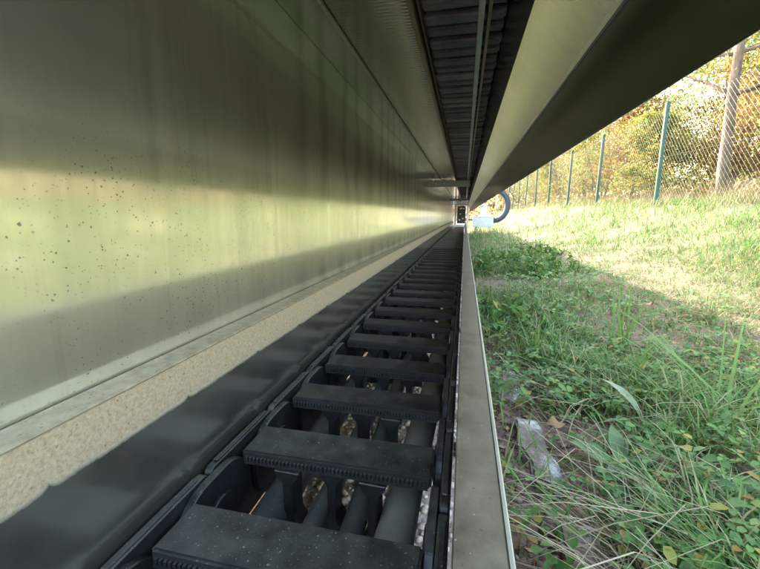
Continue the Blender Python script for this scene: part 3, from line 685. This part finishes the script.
# ------------------------------------------------------------------ single things near the camera
def slab(loc, l, wd, h, rz, tilt, label, sd):
    rnd = random.Random(sd); bm = bmesh.new(); bmesh.ops.create_cube(bm, size=1)
    bmesh.ops.scale(bm, vec=(wd, l, h), verts=bm.verts)
    bmesh.ops.bevel(bm, geom=list(bm.edges), offset=0.006, segments=2, affect='EDGES')
    bmesh.ops.subdivide_edges(bm, edges=list(bm.edges), cuts=3, use_grid_fill=True)
    for v in bm.verts:
        nn = mnoise.noise_vector(Vector(v.co) * 28 + Vector((sd, 0, 0))); v.co += nn * 0.009 + mnoise.noise_vector(Vector(v.co) * 11 + Vector((0, sd, 0))) * 0.016
    me = bpy.data.meshes.new('concrete_slab'); bm.to_mesh(me); bm.free()
    o = link('concrete_slab', me, 'concrete'); o.location = loc; o.rotation_euler = (tilt, 0.12, rz)
    return tag(o, label, 'concrete slab', 'broken concrete edging')
slab((0.205, 0.50, -0.006), 0.20, 0.075, 0.06, 0.10, -0.10, 'broken concrete slab half buried at the bottom edge of the photo', 3)
slab((0.165, 0.80, -0.008), 0.22, 0.055, 0.06, 0.06, 0.06, 'broken pale concrete slab sticking out of soil in the middle', 9)
slab((0.150, 1.12, -0.012), 0.20, 0.06, 0.05, -0.05, 0.03, 'broken concrete slab farthest along the trough among weeds', 17)
SP = [(0.095, 0.56, .022, 'dark rounded stone in the soil beside the trough rim'), (0.13, 0.47, .016, 'small brown stone in the soil near the bottom edge'),
      (0.25, 0.47, .020, 'brown stone at the bottom edge beside the concrete slab'), (0.115, 0.72, .015, 'small stone between the trough rim and the middle slab'),
      (0.10, 1.9, .03, 'grey stone among weeds farther along the trough')]
for k, (x, y, s, lab) in enumerate(SP):
    bm = bmesh.new(); bmesh.ops.create_icosphere(bm, subdivisions=3, radius=s)
    for v in bm.verts:
        v.co += mnoise.noise_vector(Vector(v.co) / s * 0.9 + Vector((k * 7, 0, 0))) * s * 0.28 + mnoise.noise_vector(Vector(v.co) / s * 3.1) * s * 0.12; v.co.z *= 0.7
    me = bpy.data.meshes.new('stone'); bm.to_mesh(me); bm.free()
    o = link('stone', me, 'clod'); o.location = (x, y, float(gz(x, y)) + s * 0.2); tag(o, lab, 'stone', 'stones in the soil')
def leaf_mesh(name, L, W, curl=0.2, wave=0.1, n=9, mat='bigleaf', tipw=0.02, fold=0.25):
    vs, fs = [], []
    for k in range(n):
        t = k / (n - 1); w_ = W * 0.5 * (math.sin(math.pi * min(1, t * 0.93 + 0.07)) ** 0.75 + tipw * (1 - t))
        z = curl * L * (t - t * t * 1.3); wv = wave * W * math.sin(t * 9)
        for q, sgn in ((-1, -1), (-.5, -.5), (0, 0), (.5, .5), (1, 1)):
            vs.append((L * t, sgn * w_, z + abs(sgn) * fold * w_ + wv * sgn))
    for k in range(n - 1):
        for q in range(4): fs.append((k*5+q, (k+1)*5+q, (k+1)*5+q+1, k*5+q+1))
    me = bpy.data.meshes.new(name); me.from_pydata(vs, [], fs)
    for p in me.polygons: p.use_smooth = True
    me.materials.append(M[mat]); return me
def rosette(name, label, x, y, leaves, group=None):
    T = thing(name, label, 'weed', (x, y, float(gz(x, y)) + 0.004), group)
    for (L, W, az, el, curl, mat) in leaves:
        o = link('leaf', leaf_mesh('leaf', L, W, curl, 0.10, mat=mat), None, T); o.rotation_euler = (random.uniform(-.3, .3), -el, az)
    return T
rosette('broadleaf_weed', 'weed with one long pale drooping leaf above the soil', 0.43, 0.92, [(0.17, 0.020, 2.1, 0.6, 0.6, 'paleleaf'), (0.10, 0.03, 4.5, 0.3, 0.2, 'bigleaf'), (0.09, 0.028, 0.4, 0.4, 0.3, 'bigleaf')])
rosette('broadleaf_weed', 'broad blue green leaves of a weed at the bottom edge', 0.355, 0.56, [(0.13, 0.042, 2.2, 0.35, 0.3, 'bigleaf'), (0.10, 0.036, 3.6, 0.35, 0.3, 'bigleaf'), (0.09, 0.03, 1.0, 0.4, 0.3, 'bigleaf')])
rosette('broadleaf_weed', 'broad leaved weed between the slabs and the bottom right corner', 0.31, 0.74, [(0.10, 0.035, 2.9, 0.45, 0.3, 'bigleaf'), (0.11, 0.034, 1.4, 0.5, 0.3, 'bigleaf'), (0.08, 0.03, 5.0, 0.4, 0.2, 'bigleaf'), (0.08, 0.03, 0.2, 0.5, 0.2, 'bigleaf')])
rosette('broadleaf_weed', 'wide leaved weed in the bottom right corner of the photo', 0.50, 0.66, [(0.12, 0.035, 2.6, 0.3, 0.3, 'bigleaf'), (0.12, 0.03, 3.4, 0.3, 0.2, 'bigleaf'), (0.1, 0.03, 1.2, 0.4, 0.2, 'bigleaf')])
def sprig(label, x, y, npairs, step, az, el, size):
    T = thing('pinnate_weed', label, 'weed', (x, y, float(gz(x, y)))); d = Vector((math.cos(az) * math.cos(el), math.sin(az) * math.cos(el), math.sin(el)))
    pts = [d * step * k + Vector((0, 0, -0.002 * k * k * 0.4)) for k in range(npairs + 2)]
    MB().tube(pts, 0.0014, 5).build('stem', 'bigleaf', T)
    lm = leaf_mesh('leaf', size, size * 0.7, 0.1, 0.05, 6, 'bigleaf')
    for k in range(1, npairs + 1):
        for s_ in (-1, 1):
            o = link('leaf', lm, None, T); o.location = pts[k]; o.rotation_euler = (random.uniform(-.2, .2), random.uniform(-.35, .1), az + s_ * 1.25)
    return T
sprig('blue green sprig with paired round leaflets beside the nearest slab', 0.285, 0.60, 6, 0.018, 1.9, 0.9, 0.028)
sprig('small sprig with paired leaflets on the soil by the rim', 0.16, 0.66, 4, 0.012, 0.6, 0.6, 0.020)
def tuft(label, x, y, n, Lr, Wr, lean, sd):
    T = thing('grass_tuft', label, 'grass tuft', (x, y, float(gz(x, y)) - 0.003), 'tall grass tufts')
    P = np.concatenate([rng.normal(0, 0.018, (n, 2)), np.zeros((n, 1))], 1)
    V, lo, ct = blades(P, rng.uniform(*Lr, n), rng.uniform(*Wr, n), rng.uniform(*lean, n), None, 0.4)
    for k in range(n):                     # every long blade its own piece
        sub = V[k*7:(k+1)*7]; me = np_mesh('blade', sub, np.array([0, 1, 3, 2, 2, 3, 5, 4, 4, 5, 6]), np.array([4, 4, 3]), 'grass')
        link('blade', me, None, T)
    return T
tuft('tall upright grass tuft in the shaded weeds at centre right', 0.60, 1.55, 16, (.18, .34), (.006, .011), (.1, .5), 1)
tuft('grass tuft with long leaning blades nearer than the tall tuft', 0.52, 1.20, 14, (.14, .27), (.005, .010), (.3, 1.1), 2)
tuft('slim grass tuft beside the weeds near the trough rim', 0.24, 1.32, 10, (.12, .24), (.004, .007), (.1, .6), 3)
tuft('arching grass tuft at the right edge above the dead strands', 0.62, 0.98, 14, (.16, .30), (.005, .009), (.8, 1.6), 4)
def clump(label, x, y, rad, hgt, n, seed):
    rnd = random.Random(seed); T = thing('leafy_weed_clump', label, 'weeds', (x, y, float(gz(x, y)) - 0.01), 'leafy weed clumps')
    mb = MB(); C = []
    for k in range(n):
        a, q = rnd.uniform(0, 6.283), rad * math.sqrt(rnd.random()); bx, by = q * math.cos(a), q * math.sin(a)
        hh = hgt * rnd.uniform(0.3, 1.15) * (1.1 - 0.6 * (q / rad) ** 2); lx, ly = rnd.gauss(0, .04), rnd.gauss(0, .04)
        mb.tube([(bx, by, 0), (bx + lx * .5, by + ly * .5, hh * .6), (bx + lx, by + ly, hh)], [0.0022, 0.0018, 0.001], 4)
        for m in range(16):
            t_ = rnd.uniform(0.2, 1.0); C.append((bx + lx * t_, by + ly * t_, hh * t_))
    mb.build('stems', 'bigleaf', T)['kind'] = 'stuff'
    V, lo, ct = leaf_cloud(np.array(C), 0.045, 1.0); V[:, 2] = np.maximum(V[:, 2], 0.005)
    link('foliage', np_mesh('foliage', V, lo, ct, 'herb', False), None, T)['kind'] = 'stuff'
clump('tall dark leafy weed clump beside the trough in mid distance', 0.52, 3.6, 0.50, 0.19, 110, 2)
clump('low leafy weed clump nearer, against the trough rim', 0.27, 1.85, 0.20, 0.13, 45, 3)
clump('small leafy weed clump at the edge of the shadow', 1.0, 5.2, 0.30, 0.20, 60, 5)
FL = [(0.86, 1.30, 'leaf_brown', 0.075, 'curled rusty brown fallen leaf at the right edge'), (0.42, 1.38, 'leaf_yellow', 0.05, 'bright yellow fallen leaf among the shaded weeds'),
      (0.19, 1.03, 'leaf_yellow', 0.035, 'small yellow leaf near the trough rim'), (0.95, 2.2, 'leaf_brown', 0.06, 'brown fallen leaf on the bare patch at the shadow edge'),
      (0.47, 1.43, 'leaf_yellow', 0.045, 'pale yellow leaf just beyond the bright yellow one'), (0.24, 0.86, 'leaf_brown', 0.05, 'brown fallen leaf behind the middle concrete slab')]
for (x, y, m, s, lab) in FL:
    o = link('fallen_leaf', leaf_mesh('fallen_leaf', s, s * 0.6, 0.35, 0.2, 8, m), None)
    o.location = (x, y, float(gz(x, y)) + 0.035); o.rotation_euler = (random.uniform(-.3, .3), random.uniform(-.3, .3), random.uniform(0, 6)); tag(o, lab, 'leaf', 'fallen leaves')
